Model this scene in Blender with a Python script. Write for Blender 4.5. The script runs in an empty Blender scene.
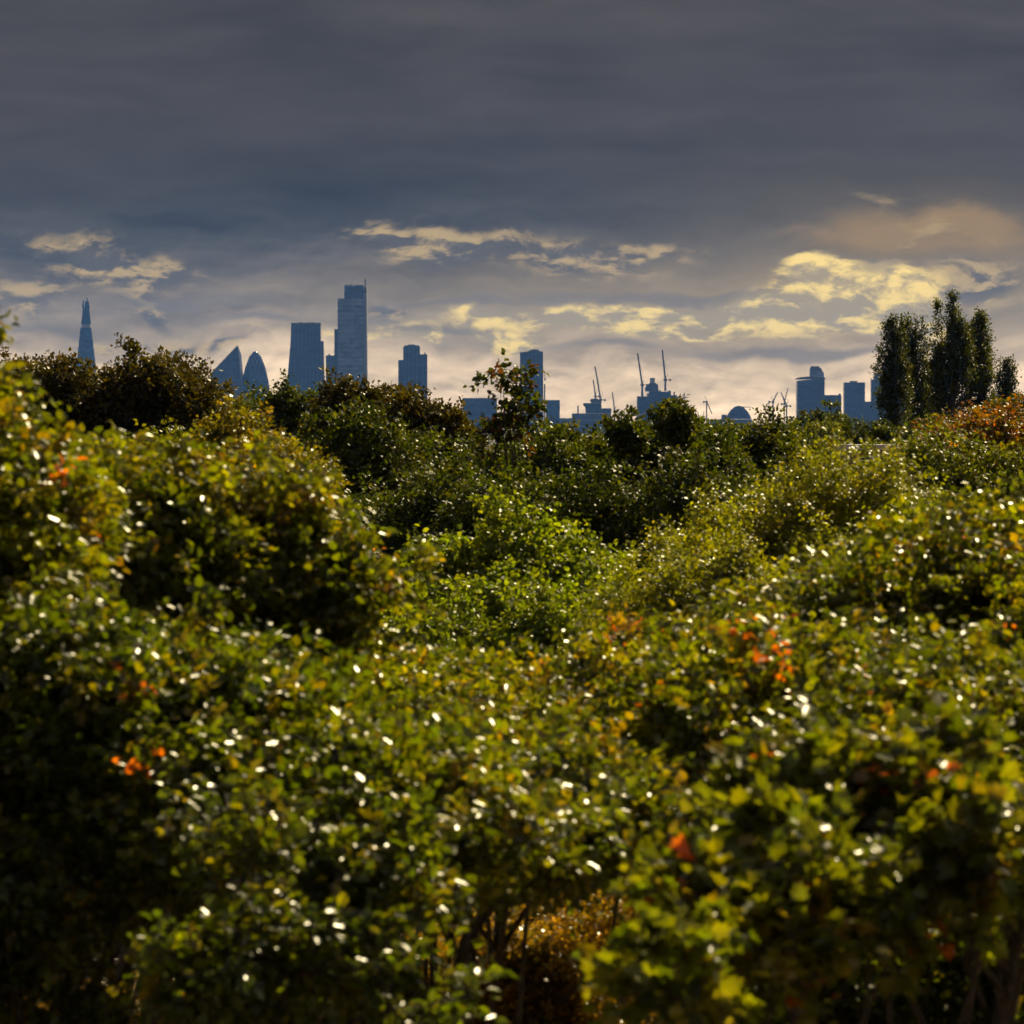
import bpy, math, random
import numpy as np
R = math.radians
F = 5750.0          # focal length in pixels of the 1024 px wide picture
EYE = 425.0         # row of the eye level
CAMZ = 14.0
scene = bpy.context.scene
COL = scene.collection
rnd = random.Random(7)

def at(px, py, d):
    return ((px - 512) / F * d, d, CAMZ - (py - EYE) / F * d)

# ------------------------------------------------------------------ materials
def new_mat(name):
    m = bpy.data.materials.new(name); m.use_nodes = True
    nt = m.node_tree
    for n in list(nt.nodes): nt.nodes.remove(n)
    out = nt.nodes.new('ShaderNodeOutputMaterial')
    return m, nt, out

def leaf_material(name, rough, spec, trans):
    m, nt, out = new_mat(name); N = nt.nodes.new; L = nt.links.new
    a = N('ShaderNodeAttribute'); a.attribute_name = 'leafcol'
    p = N('ShaderNodeBsdfPrincipled')
    p.inputs['Roughness'].default_value = rough
    p.inputs['Specular IOR Level'].default_value = spec
    L(a.outputs['Color'], p.inputs['Base Color'])
    mul = N('ShaderNodeMix'); mul.data_type = 'RGBA'; mul.blend_type = 'MULTIPLY'
    mul.inputs['Factor'].default_value = 1.0
    mul.inputs['B'].default_value = (4.3, 3.8, 0.5, 1)
    L(a.outputs['Color'], mul.inputs['A'])
    t = N('ShaderNodeBsdfTranslucent'); L(mul.outputs['Result'], t.inputs['Color'])
    mx = N('ShaderNodeMixShader'); mx.inputs[0].default_value = trans
    L(p.outputs[0], mx.inputs[1]); L(t.outputs[0], mx.inputs[2])
    L(mx.outputs[0], out.inputs['Surface'])
    return m
LEAF = leaf_material('glossy_leaf', .33, .6, .42)
MATTE = leaf_material('matte_leaf', .5, .35, .34)
SEMI = leaf_material('satin_leaf', .42, .45, .42)

def noise_mat(name, c1, c2, scale, rough=0.9, bump=0.0, bdist=0.02, coord='Object', detail=6):
    m, nt, out = new_mat(name); N = nt.nodes.new; L = nt.links.new
    tc = N('ShaderNodeTexCoord'); nz = N('ShaderNodeTexNoise')
    nz.inputs['Scale'].default_value = scale; nz.inputs['Detail'].default_value = detail
    L(tc.outputs[coord], nz.inputs['Vector'])
    cr = N('ShaderNodeValToRGB'); cr.color_ramp.elements[0].position = 0.35; cr.color_ramp.elements[1].position = 0.68
    cr.color_ramp.elements[0].color = (*c1, 1); cr.color_ramp.elements[1].color = (*c2, 1)
    L(nz.outputs['Fac'], cr.inputs['Fac'])
    p = N('ShaderNodeBsdfPrincipled'); p.inputs['Roughness'].default_value = rough
    L(cr.outputs['Color'], p.inputs['Base Color'])
    if bump:
        b = N('ShaderNodeBump'); b.inputs['Strength'].default_value = bump; b.inputs['Distance'].default_value = bdist
        L(nz.outputs['Fac'], b.inputs['Height']); L(b.outputs[0], p.inputs['Normal'])
    L(p.outputs[0], out.inputs['Surface'])
    return m
BARK = noise_mat('bark', (0.035, 0.026, 0.018), (0.09, 0.07, 0.05), 14, 0.9, 0.8, 0.03)
GROUND = noise_mat('ground_litter', (0.03, 0.022, 0.01), (0.09, 0.065, 0.025), 0.6, 0.95, 0.6, 0.1, detail=10)
TIMBER = noise_mat('weathered_timber', (0.35, 0.33, 0.3), (0.55, 0.52, 0.48), 6, 0.6, 0.3, 0.01)
ROOFM = noise_mat('pale_roof', (0.55, 0.55, 0.55), (0.7, 0.7, 0.69), 0.8, 0.5)
WALLM = noise_mat('brick_wall', (0.18, 0.11, 0.08), (0.26, 0.17, 0.12), 3, 0.9)

def facade(name, glass, frame, floor_h=3.9, bay=3.0, rough=0.25, line_w=0.2, metal=0.0, var=0.5):
    """glass curtain wall: floor bands and mullions drawn by brick texture in real metres"""
    m, nt, out = new_mat(name); N = nt.nodes.new; L = nt.links.new
    tc = N('ShaderNodeTexCoord'); sp = N('ShaderNodeSeparateXYZ'); L(tc.outputs['Object'], sp.inputs[0])
    ad = N('ShaderNodeMath'); ad.operation = 'ADD'; L(sp.outputs['X'], ad.inputs[0]); L(sp.outputs['Y'], ad.inputs[1])
    cb = N('ShaderNodeCombineXYZ'); L(ad.outputs[0], cb.inputs['X']); L(sp.outputs['Z'], cb.inputs['Y'])
    br = N('ShaderNodeTexBrick'); br.offset = 0.0
    br.inputs['Scale'].default_value = 1.0
    br.inputs['Brick Width'].default_value = bay; br.inputs['Row Height'].default_value = floor_h
    br.inputs['Mortar Size'].default_value = line_w * floor_h * 0.5
    br.inputs['Mortar Smooth'].default_value = 0.1
    br.inputs['Color1'].default_value = (*glass, 1)
    br.inputs['Color2'].default_value = (*[g * (1 - var) for g in glass], 1)
    br.inputs['Mortar'].default_value = (*frame, 1)
    L(cb.outputs[0], br.inputs['Vector'])
    # broad patches of blinds and plant floors, contrast widened for missing light and shade
    nz = N('ShaderNodeTexNoise'); nz.inputs['Scale'].default_value = 0.04; nz.inputs['Detail'].default_value = 3
    mp = N('ShaderNodeMapping'); mp.inputs['Scale'].default_value = (1, 1, 2.2); L(tc.outputs['Object'], mp.inputs[0]); L(mp.outputs[0], nz.inputs['Vector'])
    mr = N('ShaderNodeMapRange'); mr.inputs['From Min'].default_value = 0.35; mr.inputs['From Max'].default_value = 0.65
    mr.inputs['To Min'].default_value = 0.55; mr.inputs['To Max'].default_value = 1.6; L(nz.outputs['Fac'], mr.inputs['Value'])
    ml = N('ShaderNodeVectorMath'); ml.operation = 'SCALE'; L(br.outputs['Color'], ml.inputs[0]); L(mr.outputs[0], ml.inputs['Scale'])
    p = N('ShaderNodeBsdfPrincipled'); L(ml.outputs[0], p.inputs['Base Color'])
    p.inputs['Roughness'].default_value = rough; p.inputs['Metallic'].default_value = metal
    L(p.outputs[0], out.inputs['Surface'])
    return m
GLASS_DARK = facade('dark_curtain_wall', (0.02, 0.05, 0.13), (0.04, 0.08, 0.16))  # facades and concrete tinted bluer to carry part of the distance haze
GLASS_MID = facade('blue_curtain_wall', (0.04, 0.085, 0.21), (0.07, 0.12, 0.24), bay=6)
GLASS_PALE = facade('pale_curtain_wall', (0.2, 0.27, 0.42), (0.36, 0.42, 0.55), floor_h=8.0, bay=90, line_w=0.12, var=0.3)
GLASS_VERT = facade('vertical_fins', (0.025, 0.055, 0.15), (0.05, 0.085, 0.19), floor_h=40, bay=7.0, line_w=0.05)
CONCRETE = noise_mat('concrete', (0.09, 0.12, 0.18), (0.14, 0.17, 0.23), 0.05, 0.85)
PALE_CLAD = noise_mat('pale_cladding', (0.45, 0.46, 0.48), (0.6, 0.6, 0.62), 0.05, 0.6)
STEEL = noise_mat('painted_steel', (0.1, 0.1, 0.1), (0.16, 0.16, 0.16), 0.4, 0.5)
STEEL_W = noise_mat('pale_steel', (0.4, 0.4, 0.4), (0.5, 0.5, 0.5), 0.4, 0.5)

# ------------------------------------------------------------------ mesh helpers
def link(o, parent=None):
    COL.objects.link(o)
    if parent: o.parent = parent
    return o
def empty(name, loc, label, cat, group=None):
    o = bpy.data.objects.new(name, None); o.empty_display_size = 0.2
    o.location = loc; link(o)
    o['label'] = label; o['category'] = cat
    if group: o['group'] = group
    return o
class MB:
    def __init__(s): s.v = []; s.f = []
    def add(s, vs, fs):
        k = len(s.v); s.v += [tuple(v) for v in vs]; s.f += [tuple(i + k for i in f) for f in fs]
    def prism(s, poly, z0, z1, taper=1.0, center=None):
        n = len(poly)
        cx, cy = center or (sum(p[0] for p in poly) / n, sum(p[1] for p in poly) / n)
        b = [(x, y, z0) for x, y in poly]
        z1s = z1 if isinstance(z1, (list, tuple)) else [z1] * n
        t = [(cx + (x - cx) * taper, cy + (y - cy) * taper, z1s[i]) for i, (x, y) in enumerate(poly)]
        s.add(b + t, [tuple(range(n))[::-1], tuple(range(n, 2 * n))] + [(i, (i + 1) % n, n + (i + 1) % n, n + i) for i in range(n)])
    def box(s, x0, x1, y0, y1, z0, z1, taper=1.0):
        s.prism([(x0, y0), (x1, y0), (x1, y1), (x0, y1)], z0, z1, taper)
    def tube(s, pts, rads, n=6, cap=True):
        pts = [np.array(p, float) for p in pts]; rings = []
        for i, p in enumerate(pts):
            d = pts[min(i + 1, len(pts) - 1)] - pts[max(i - 1, 0)]
            d /= (np.linalg.norm(d) + 1e-9)
            a = np.cross(d, (0, 0, 1) if abs(d[2]) < 0.9 else (1, 0, 0)); a /= np.linalg.norm(a); b = np.cross(d, a)
            rings.append([p + rads[i] * (math.cos(2 * math.pi * k / n) * a + math.sin(2 * math.pi * k / n) * b) for k in range(n)])
        vs = [v for r in rings for v in r]; fs = []
        for i in range(len(pts) - 1):
            for k in range(n):
                fs.append((i * n + k, i * n + (k + 1) % n, (i + 1) * n + (k + 1) % n, (i + 1) * n + k))
        if cap: fs += [tuple(range(n))[::-1], tuple(range((len(pts) - 1) * n, len(pts) * n))]
        s.add(vs, fs)
    def build(s, name, mat, parent=None, smooth=False):
        me = bpy.data.meshes.new(name); me.from_pydata(s.v, [], s.f); me.validate(); me.update()
        if smooth: me.polygons.foreach_set('use_smooth', [True] * len(me.polygons))
        me.materials.append(mat)
        o = bpy.data.objects.new(name, me); link(o, parent); return o

# ------------------------------------------------------------------ foliage
def unit(v): return v / (np.linalg.norm(v, axis=-1, keepdims=True) + 1e-9)

OUT6 = [(0, 0), (-0.36, 0.3), (-0.3, 0.68), (0, 1.0), (0.3, 0.68), (0.36, 0.3)]
LOBED = [(0, 0), (-.3, .05), (-.5, .35), (-.3, .42), (-.38, .78), (-.14, .68), (0, 1.0),
         (.14, .68), (.38, .78), (.3, .42), (.5, .35), (.3, .05)]
def leaf_object(name, parent, P, T, Nn, size, col, kind, mat=None):
    """P base points, T tangents, Nn normals, one outline per leaf, folded along the midrib"""
    n = len(P)
    T = unit(T - Nn * (T * Nn).sum(1, keepdims=True)); B = np.cross(Nn, T)
    if kind == 'quad':
        prof = [(0, 0), (-0.34, 0.5), (0, 1.0), (0.34, 0.5)]; faces = [[0, 3, 2, 1]]
    elif kind == 'leaf':
        prof = OUT6; faces = [[0, 3, 2, 1], [0, 5, 4, 3]]
    else:
        prof = LOBED; faces = [[0, 6, 5, 4, 3, 2, 1], [0, 11, 10, 9, 8, 7, 6]]
    k = len(prof)
    V = np.zeros((n, k, 3), np.float32)
    for i, (a, b) in enumerate(prof):
        V[:, i] = P + size[:, None] * (B * a + T * b + Nn * (abs(a) * 0.3 - 0.25 * b * b))
    V = V.reshape(-1, 3)
    nf = len(faces); fl = len(faces[0])
    idx = (np.arange(n)[:, None, None] * k + np.array(faces)[None]).reshape(-1).astype(np.int32)
    me = bpy.data.meshes.new(name)
    me.vertices.add(len(V)); me.vertices.foreach_set('co', V.ravel())
    me.loops.add(len(idx)); me.loops.foreach_set('vertex_index', idx)
    me.polygons.add(n * nf); me.polygons.foreach_set('loop_start', (np.arange(n * nf) * fl).astype(np.int32))
    at_ = me.attributes.new('leafcol', 'FLOAT_COLOR', 'POINT')
    c = np.ones((n, k, 4), np.float32); c[:, :, :3] = col[:, None, :]
    at_.data.foreach_set('color', c.ravel())
    me.update(calc_edges=True)
    me.materials.append(mat or LEAF)
    o = bpy.data.objects.new(name, me); link(o, parent); return o

PAL = {  # base colours with weights
 'dark':   [((.014,.025,.004),5), ((.024,.036,.005),3), ((.034,.034,.006),1.0), ((.05,.06,.007),.8)],  # darkened further, putting cloud shadow on the middle trees into the leaf colour
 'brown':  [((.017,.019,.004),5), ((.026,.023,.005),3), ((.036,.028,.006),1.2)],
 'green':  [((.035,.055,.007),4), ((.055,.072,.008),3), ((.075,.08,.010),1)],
 'light':  [((.040,.068,.010),4), ((.062,.090,.012),3), ((.09,.11,.014),1.2)],
 'fine':   [((.058,.078,.010),4), ((.08,.098,.012),3), ((.10,.095,.012),1)],
 'gold':   [((.055,.060,.008),4), ((.080,.072,.008),3), ((.11,.075,.008),1.0), ((.035,.045,.007),3)],
 'autumn': [((.09,.04,.007),3), ((.14,.06,.008),1.4), ((.05,.055,.008),6), ((.06,.03,.007),2)],
 'poplar': [((.016,.026,.005),4), ((.032,.036,.007),2)],
 'fore':   [((.030,.048,.004),5), ((.060,.078,.006),4), ((.10,.10,.008),1.6), ((.12,.075,.007),.6)],
 'amber':  [((.14,.095,.009),3), ((.20,.12,.009),1.6), ((.075,.065,.008),4), ((.05,.055,.007),2)],
 'deep':   [((.025,.044,.005),4), ((.045,.064,.006),3), ((.08,.068,.007),1)],  # base darkened so the shade of the lower foreground sits in the colour
}
def colours(rng, pal, ncl, per, autumn=0.0, acol=(.38,.1,.008)):
    cs = np.array([c for c, w in PAL[pal]]); ws = np.array([w for c, w in PAL[pal]], float); ws /= ws.sum()
    cl = cs[rng.choice(len(cs), ncl, p=ws)]                       # hue of the spray
    lf = cs[rng.choice(len(cs), (ncl, per), p=ws)]
    c = 0.6 * cl[:, None] + 0.4 * lf
    c *= rng.uniform(0.65, 1.35, (ncl, 1, 1)) * rng.uniform(0.75, 1.7, (ncl, per, 1)) * np.array([1.2, 1.08, .45])
    if autumn > 0:
        k = rng.random(ncl) < autumn
        m = rng.random((ncl, per)) < 0.55
        sel = k[:, None] & m
        c[sel] = np.array(acol) * rng.uniform(0.5, 1.3, (sel.sum(), 1))
    return c.reshape(-1, 3)

def visible(P, mx=240):
    d = P[:, 1]
    px = P[:, 0] / d * F + 512; py = EYE - (P[:, 2] - CAMZ) / d * F
    return (px > -mx) & (px < 1024 + mx) & (py < 1024 + 160)

def crown_points(rng, lobes, n, stick=0.07, sig=0.35, tuft=5, top=None, reach=0.0, d=100, pct=1.0, warp=1.0):
    """points for the sprays: tufts on and in the lobes, the whole crown warped so no lobe stays round"""
    C = np.array([l[0] for l in lobes], float); A = np.array([l[1] for l in lobes], float)
    w = (A[:, 0] * A[:, 1] + A[:, 0] * A[:, 2] * 2); w = w / w.sum()
    m = max(6, int(n / tuft * 1.7))
    i = rng.choice(len(lobes), m, p=w)
    D = unit(rng.normal(size=(m, 3)))
    D[:, 2] = np.where(rng.random(m) < 0.4, np.abs(D[:, 2]), D[:, 2])
    rad = rng.uniform(0.5, 1.12, m)
    P = C[i] + D * A[i] * rad[:, None]
    inside = np.zeros(m, bool)
    for c, a in zip(C, A):
        q = np.linalg.norm((P - c) / a, axis=1); inside |= q < 0.45
    P = P[~inside]; D = D[~inside]
    ext = (P.max(0) - P.min(0)) / 2; ph = rng.uniform(0, 6.3, 9); mid = P.mean(0)
    q = (P - mid) / ext.mean()
    for ax in range(3):
        P[:, ax] += warp * ext[ax] * (.13 * np.sin(3.1 * q[:, (ax + 1) % 3] + ph[ax]) + .10 * np.sin(6.3 * q[:, (ax + 2) % 3] + 2.2 * q[:, ax] + ph[ax + 3]) + .05 * np.sin(13 * q[:, (ax + 1) % 3] + ph[ax + 6]))
    k = visible(P); P = P[k]; D = D[k]
    nt_ = max(3, int(n / tuft)); P = P[:nt_]; D = D[:nt_]
    # shoots that stand up out of the crown
    up = rng.random(len(P)) < stick
    P = P + up[:, None] * np.array([0, 0, 1]) * sig * rng.uniform(.4, 1.4, (len(P), 1))
    off = np.clip(rng.normal(size=(len(P), tuft, 3)), -1.5, 1.25) * sig * np.array([1, 1, .7])
    off = np.where(up[:, None, None], off * np.array([.35, .35, 1.0]), off)
    Q = (P[:, None] + off).reshape(-1, 3)
    DD = unit(np.repeat(D, tuft, 0) * .6 + unit(off.reshape(-1, 3)) * .7)
    if top is not None and len(Q):
        py = EYE - (Q[:, 2] + reach - CAMZ) / Q[:, 1] * F
        ins = (Q[:, 0] / Q[:, 1] * F + 512 > -60) & (Q[:, 0] / Q[:, 1] * F + 512 < 1084)
        if ins.sum() > 20: Q[:, 2] -= (top - np.percentile(py[ins], pct)) * d / F
        else: Q[:, 2] -= (top - np.percentile(py, pct)) * d / F
    Q[:, 2] = np.maximum(Q[:, 2], .2)
    return Q, DD

def sprays(rng, P, D, twigs, per, length, up=0.25):
    """each crown point carries twigs with leaves along them"""
    n = len(P)
    tw = unit(D[:, None] * 0.7 + rng.normal(size=(n, twigs, 3)) * 0.6 + np.array([0, 0, up]))
    ln = length * rng.uniform(0.6, 1.3, (n, twigs, 1))
    t = (np.arange(per) + 0.5) / per
    pos = P[:, None, None] + tw[:, :, None] * (ln[:, :, None] * t[None, None, :, None])
    pos = pos - np.array([0, 0, 1]) * (0.25 * ln[:, :, None] * (t ** 2)[None, None, :, None])   # tips hang a little
    side = unit(rng.normal(size=(n, twigs, per, 3)))
    pos = pos + side * length * 0.1
    T = unit(tw[:, :, None] * 0.7 + side * 0.9)
    tips = P[:, None] + tw * ln
    return pos.reshape(-1, 3), T.reshape(-1, 3), tips.reshape(-1, 3), np.repeat(P, twigs, 0)

def foliage(rng, parent, P, D, twigs, per, length, leaf, pal, kind='quad', flat=1.1, autumn=0, name='crown', up=0.25, acol=(.38,.1,.008), mat=None):
    pos, T, tips, roots = sprays(rng, P, D, twigs, per, length, up)
    n = len(pos)
    per_c = twigs * per; ncl = len(P)
    lean = np.repeat(rng.normal(size=(ncl, 3)) * .38 * np.array([1, 1, .3]), per_c, 0)
    lift = np.repeat(rng.uniform(.25, 1.5, (ncl, 1)), per_c, 0)
    Nn = unit(rng.normal(size=(n, 3)) * 0.55 + lean + np.array([0, 0, flat]) * lift * rng.uniform(0.3, 1.1, (n, 1)))
    col = colours(rng, pal, len(P), twigs * per, autumn, acol)
    size = leaf * rng.uniform(0.6, 1.25, n)
    k = visible(pos, 260)
    o = leaf_object(name, parent, pos[k], T[k], Nn[k], size[k], col[k], kind, mat)
    return o, tips, roots

def wood(rng, parent, base, top, r0, lobes, P, nlimb=9, nbr=70, twigs=None, name='trunk'):
    """tapered trunk, limbs to the lobes, branches to the sprays; limbs are real tapering tubes"""
    base = np.array(base, float); top = np.array(top, float)
    t = MB(); pts = []; rad = []
    H = top - base
    for i in range(9):
        s = i / 8
        j = rng.normal(size=3) * np.array([1, 1, 0]) * 0.02 * np.linalg.norm(H) * (0 < i < 8)
        pts.append(base + H * s + j); rad.append(r0 * (1 - 0.82 * s) * (1.5 if i == 0 else 1))
    t.tube(pts, rad, 10)
    ends = []
    for k in range(nlimb):
        c, a = lobes[k % len(lobes)]
        tgt = np.array(c) + unit(rng.normal(size=3)) * np.array(a) * 0.5
        s = rng.uniform(0.4, 0.92); st = base + H * s
        i = int(s * 8); st = pts[i] + (pts[min(i + 1, 8)] - pts[i]) * (s * 8 - i)
        mid = (st + tgt) / 2 + rng.normal(size=3) * 0.06 * np.linalg.norm(tgt - st) + np.array([0, 0, -0.05 * np.linalg.norm(tgt - st)])
        r = r0 * (1 - 0.8 * s) * 0.6
        t.tube([st, (st + mid) / 2, mid, (mid + tgt) / 2 + rng.normal(size=3) * 0.03, tgt], [r, r * .85, r * .65, r * .45, r * .22], 6)
        for q, w in ((mid, r * .5), ((mid + tgt) / 2, r * .4), (tgt, r * .22)): ends.append((q, w))
    o = t.build(name, BARK, parent, smooth=True)
    if nbr and len(P):
        b = MB(); E = np.array([e[0] for e in ends])
        for j in rng.choice(len(P), min(nbr, len(P)), replace=False):
            p = P[j]; k = np.argmin(np.linalg.norm(E - p, axis=1)); st, w = ends[k]
            m = (st + p) / 2 + rng.normal(size=3) * 0.08 * np.linalg.norm(p - st)
            w = min(w, 0.035)
            b.tube([st, m, p], [w, w * .6, w * .25], 4, cap=False)
        if twigs is not None:
            tips, roots = twigs
            for j in rng.choice(len(tips), min(len(tips), 2500), replace=False):
                b.tube([roots[j], tips[j]], [0.008, 0.003], 3, cap=False)
        b.build('branches', BARK, parent)
    return o

def lobes_for(rng, c, r, n, spread=0.62, size=(0.3, 0.5)):
    c = np.array(c, float); r = np.array(r, float)
    L = [(c - r * np.array([0, 0, .15]), r * 0.5)]
    m = int(n * 1.7)
    for k in range(m):
        d = unit(rng.normal(size=3)); d[2] = abs(d[2]) if rng.random() < 0.6 else d[2]
        q = rng.uniform(.45, 1.0) ** .6
        a = rng.uniform(0.17, 0.42)
        # outer lobes are smaller, so that the crown edge stays ragged
        a *= 1.15 - .45 * q
        if r[2] * 1.8 < r[0]: zz = rng.uniform(1.0, 1.5)
        else: zz = rng.uniform(0.55, 0.95)
        L.append((c + d * r * q * (1 - a * .6), r * a * np.array([1, 1, zz])))
    return L

seed = [100]
GB = 'dark broadleaf trees along the skyline'
def tree(name, label, cat, px, top, hw, d, bot, pal, leaf, n, kind='quad', twigs=4, per=7, length=0.55,
         nlobe=11, depth=0.9, flat=1.1, autumn=0, group=None, lobes=None, limbs=9, brs=60, trunk_r=None,
         twigwood=False, stick=0.07, up=0.25, acol=(.38,.1,.008), tpx=None, trunk_top=None, spread=None):
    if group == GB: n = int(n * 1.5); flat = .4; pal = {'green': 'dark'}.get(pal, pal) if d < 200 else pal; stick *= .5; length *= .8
    seed[0] += 1; rng = np.random.default_rng(seed[0])
    explicit = lobes is not None
    if lobes is None:
        x, y, zt = at(px, top, d); _, _, zb = at(px, bot, d)
        zb = max(zb, 0.3)
        rz = (zt - zb) / 2; rx = hw / F * d
        lobes = lobes_for(rng, (x, y, zb + rz * 0.97), (rx, rx * depth, rz), nlobe)
    else:
        lobes = [(np.array(at(a, b, d + dd)), np.array([rw / F * d, rw / F * d * depth, rh / F * d])) for a, b, rw, rh, dd in lobes]
        x = at(px, top, d)[0]; y = d; zt = at(px, top, d)[2]; zb = at(px, bot, d)[2]; rz = (zt - zb) / 2
    if spread is None: spread = .75 if 75 < d < 110 else 0
    if spread and not explicit:
        lobes = [(np.array([c[0] + (c[0] - x) * .25 * spread * (zt - c[2]) / max(rz * 2, .1), c[1] - (zt - c[2]) * spread, c[2]]), a) for c, a in lobes]
    if tpx is not None: x = at(tpx, 0, d)[0]
    root = empty(name, (x, y, 0), label, cat, group)
    P, D = crown_points(rng, lobes, n, stick, length * (.95 if d > 120 else .95 if d > 75 else .75), 4 if n < 250 else 12 if d > 120 else 8 if d > 75 else 5, top=None if explicit else top, reach=length * (1.3 if group == GB else .9), d=d, pct=.8 if group == GB else 1.0, warp=.35 if explicit else 1.0)
    off = np.array([x, y, 0])
    cr, tips, roots = foliage(rng, root, P, D, twigs, per, length, leaf, pal, kind, flat, autumn, up=up, acol=acol, mat=MATTE if (group == GB or d > 120) else (SEMI if d > 75 else LEAF))
    tt = trunk_top if trunk_top is not None else zb + rz * 1.3
    wood(rng, root, (x, y, -0.1), (lobes[0][0][0] * .5 + x * .5, lobes[0][0][1] * .5 + y * .5, tt), trunk_r or max(0.12, 0.022 * zt), lobes, P, limbs, brs,
         (tips, roots) if twigwood else None)
    for c in root.children: c.location = (-off[0], -off[1], 0)
    return root

# ------------------------------------------------------------------ the skyline
def bld(name, label, px, d, cat='building', group=None):
    x = (px - 512) / F * d
    return empty(name, (x, d, 0), label, cat, group)
class BP:
    """collects blocks in pixel columns / rows at distance d, local to a building at px"""
    def __init__(s, root, px, d): s.root = root; s.px = px; s.d = d; s.m = MB()
    def X(s, px): return (px - s.px) / F * s.d
    def Z(s, py): return CAMZ - (py - EYE) / F * s.d
    def block(s, x0, x1, top, bottom=None, depth=None, dy=0, taper=1.0):
        z0 = 0 if bottom is None else s.Z(bottom)
        w = s.X(x1) - s.X(x0); dp = depth or w
        s.m.box(s.X(x0), s.X(x1), dy, dy + dp, z0, s.Z(top), taper)
        return s
    def profile(s, pts, depth, dy=0):
        """outline in (px,py) extruded back"""
        f = [(s.X(a), dy, s.Z(b)) for a, b in pts]; n = len(f)
        k = [(x, y + depth, z) for x, y, z in f]
        s.m.add(f + k, [tuple(range(n)), tuple(range(n, 2 * n))[::-1]] + [(i, n + i, n + (i + 1) % n, (i + 1) % n) for i in range(n)])
        return s
    def done(s, name, mat, smooth=False):
        o = s.m.build(name, mat, s.root, smooth); s.m = MB(); return o

BASE = lambda d: EYE + CAMZ / d * F      # row where ground at d is seen

def shard():
    d = 12500; px = 84.7; r = bld('skyscraper', 'tall slender pointed glass tower with a split tip, farthest left on the skyline', px, d, 'skyscraper')
    b = BP(r, px, d); Z = b.Z
    def ring(half, z, off=0): return [(math.cos(a) * half + off, math.sin(a) * half + 40, z) for a in [R(22.5 + 45 * k) for k in range(8)]]
    hw = lambda py: (2.1 + (py - 297) * 0.112) * d / F     # half width at row py, metres
    rows = [437, 405, 350, 327.5]
    m = MB(); pr = [ring(hw(y) * 1.05, max(0, Z(y)), (y - 350) * 0.02) for y in rows]
    vs = [v for q in pr for v in q]; fs = [tuple(range(8))[::-1], tuple(range(24, 32))]
    for i in range(3):
        for k in range(8): fs.append((i * 8 + k, i * 8 + (k + 1) % 8, (i + 1) * 8 + (k + 1) % 8, (i + 1) * 8 + k))
    m.add(vs, fs); m.build('tower_body', GLASS_MID, r)
    m = MB(); m.add(ring(hw(327.4) * .9, Z(327.4)) + ring(hw(324) * .9, Z(324)), [tuple(range(8))[::-1], tuple(range(8, 16))] + [(k, (k + 1) % 8, 8 + (k + 1) % 8, 8 + k) for k in range(8)])
    m.build('plant_floors', PALE_CLAD, r)
    m = MB(); a = ring(hw(323.9) * 1.05, Z(323.9)); c = ring(hw(307) * 1.0, Z(307))
    m.add(a + c, [tuple(range(8))[::-1], tuple(range(8, 16))] + [(k, (k + 1) % 8, 8 + (k + 1) % 8, 8 + k) for k in range(8)])
    m.build('upper_tower', GLASS_DARK, r)
    # open glass shards of the tip, at different heights
    tips = [(-2.9, 299, 2.2, 20), (-0.9, 300.5, 2.6, 52), (1.3, 296.8, 2.2, 30), (2.6, 300, 2.6, 44), (-3.3, 303.5, 2, 36)]
    for ox, ty, w, yy in tips:
        s = MB(); x = ox * d / F * .95; w = w * d / F * 0.5
        x0, x1 = x * .95 - w, x * .95 + w; xt = x * 0.75
        s.add([(x0, yy, Z(308)), (x1, yy, Z(308)), (xt + w * .45, 40 + (yy - 40) * .4, Z(ty + 1)), (xt - w * .3, 40 + (yy - 40) * .4, Z(ty)),
               (x0, yy + 2, Z(308)), (x1, yy + 2, Z(308)), (xt + w * .45, 42 + (yy - 40) * .4, Z(ty + 1)), (xt - w * .3, 42 + (yy - 40) * .4, Z(ty))],
              [(0, 1, 2, 3), (7, 6, 5, 4), (0, 4, 5, 1), (1, 5, 6, 2), (2, 6, 7, 3), (3, 7, 4, 0)])
        s.build('glass_fin', GLASS_MID, r)
shard()

def wedge():
    d = 10500; px = 226; r = bld('skyscraper', 'angular glass tower with a steep slanted roof rising to a point on the right', px, d, 'skyscraper')
    b = BP(r, px, d); Z = b.Z; X = b.X
    zb = 0
    m = MB(); D = 42
    f = [(X(208), 0, zb), (X(246.5), 0, zb), (X(238), 0, Z(346)), (X(236.5), 0, Z(346.5)), (X(210.5), 0, Z(374))]
    k = [(X(212), D, zb), (X(248), D, zb), (X(240.2), D, Z(354)), (X(238.5), D, Z(354.5)), (X(213), D, Z(377))]
    m.add(f + k, [(0, 1, 2, 3, 4), (9, 8, 7, 6, 5)] + [(i, 5 + i, 5 + (i + 1) % 5, (i + 1) % 5) for i in range(5)])
    m.build('tower_body', GLASS_MID, r)
    m = MB(); m.tube([(X(210.5), -0.5, Z(374)), (X(237), -0.5, Z(346))], [0.7, 0.7], 4); m.tube([(X(238), -0.5, Z(346)), (X(246.5), -0.5, 0)], [0.7, 0.7], 4)
    m.build('edge_trim', STEEL_W, r)
wedge()

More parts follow.
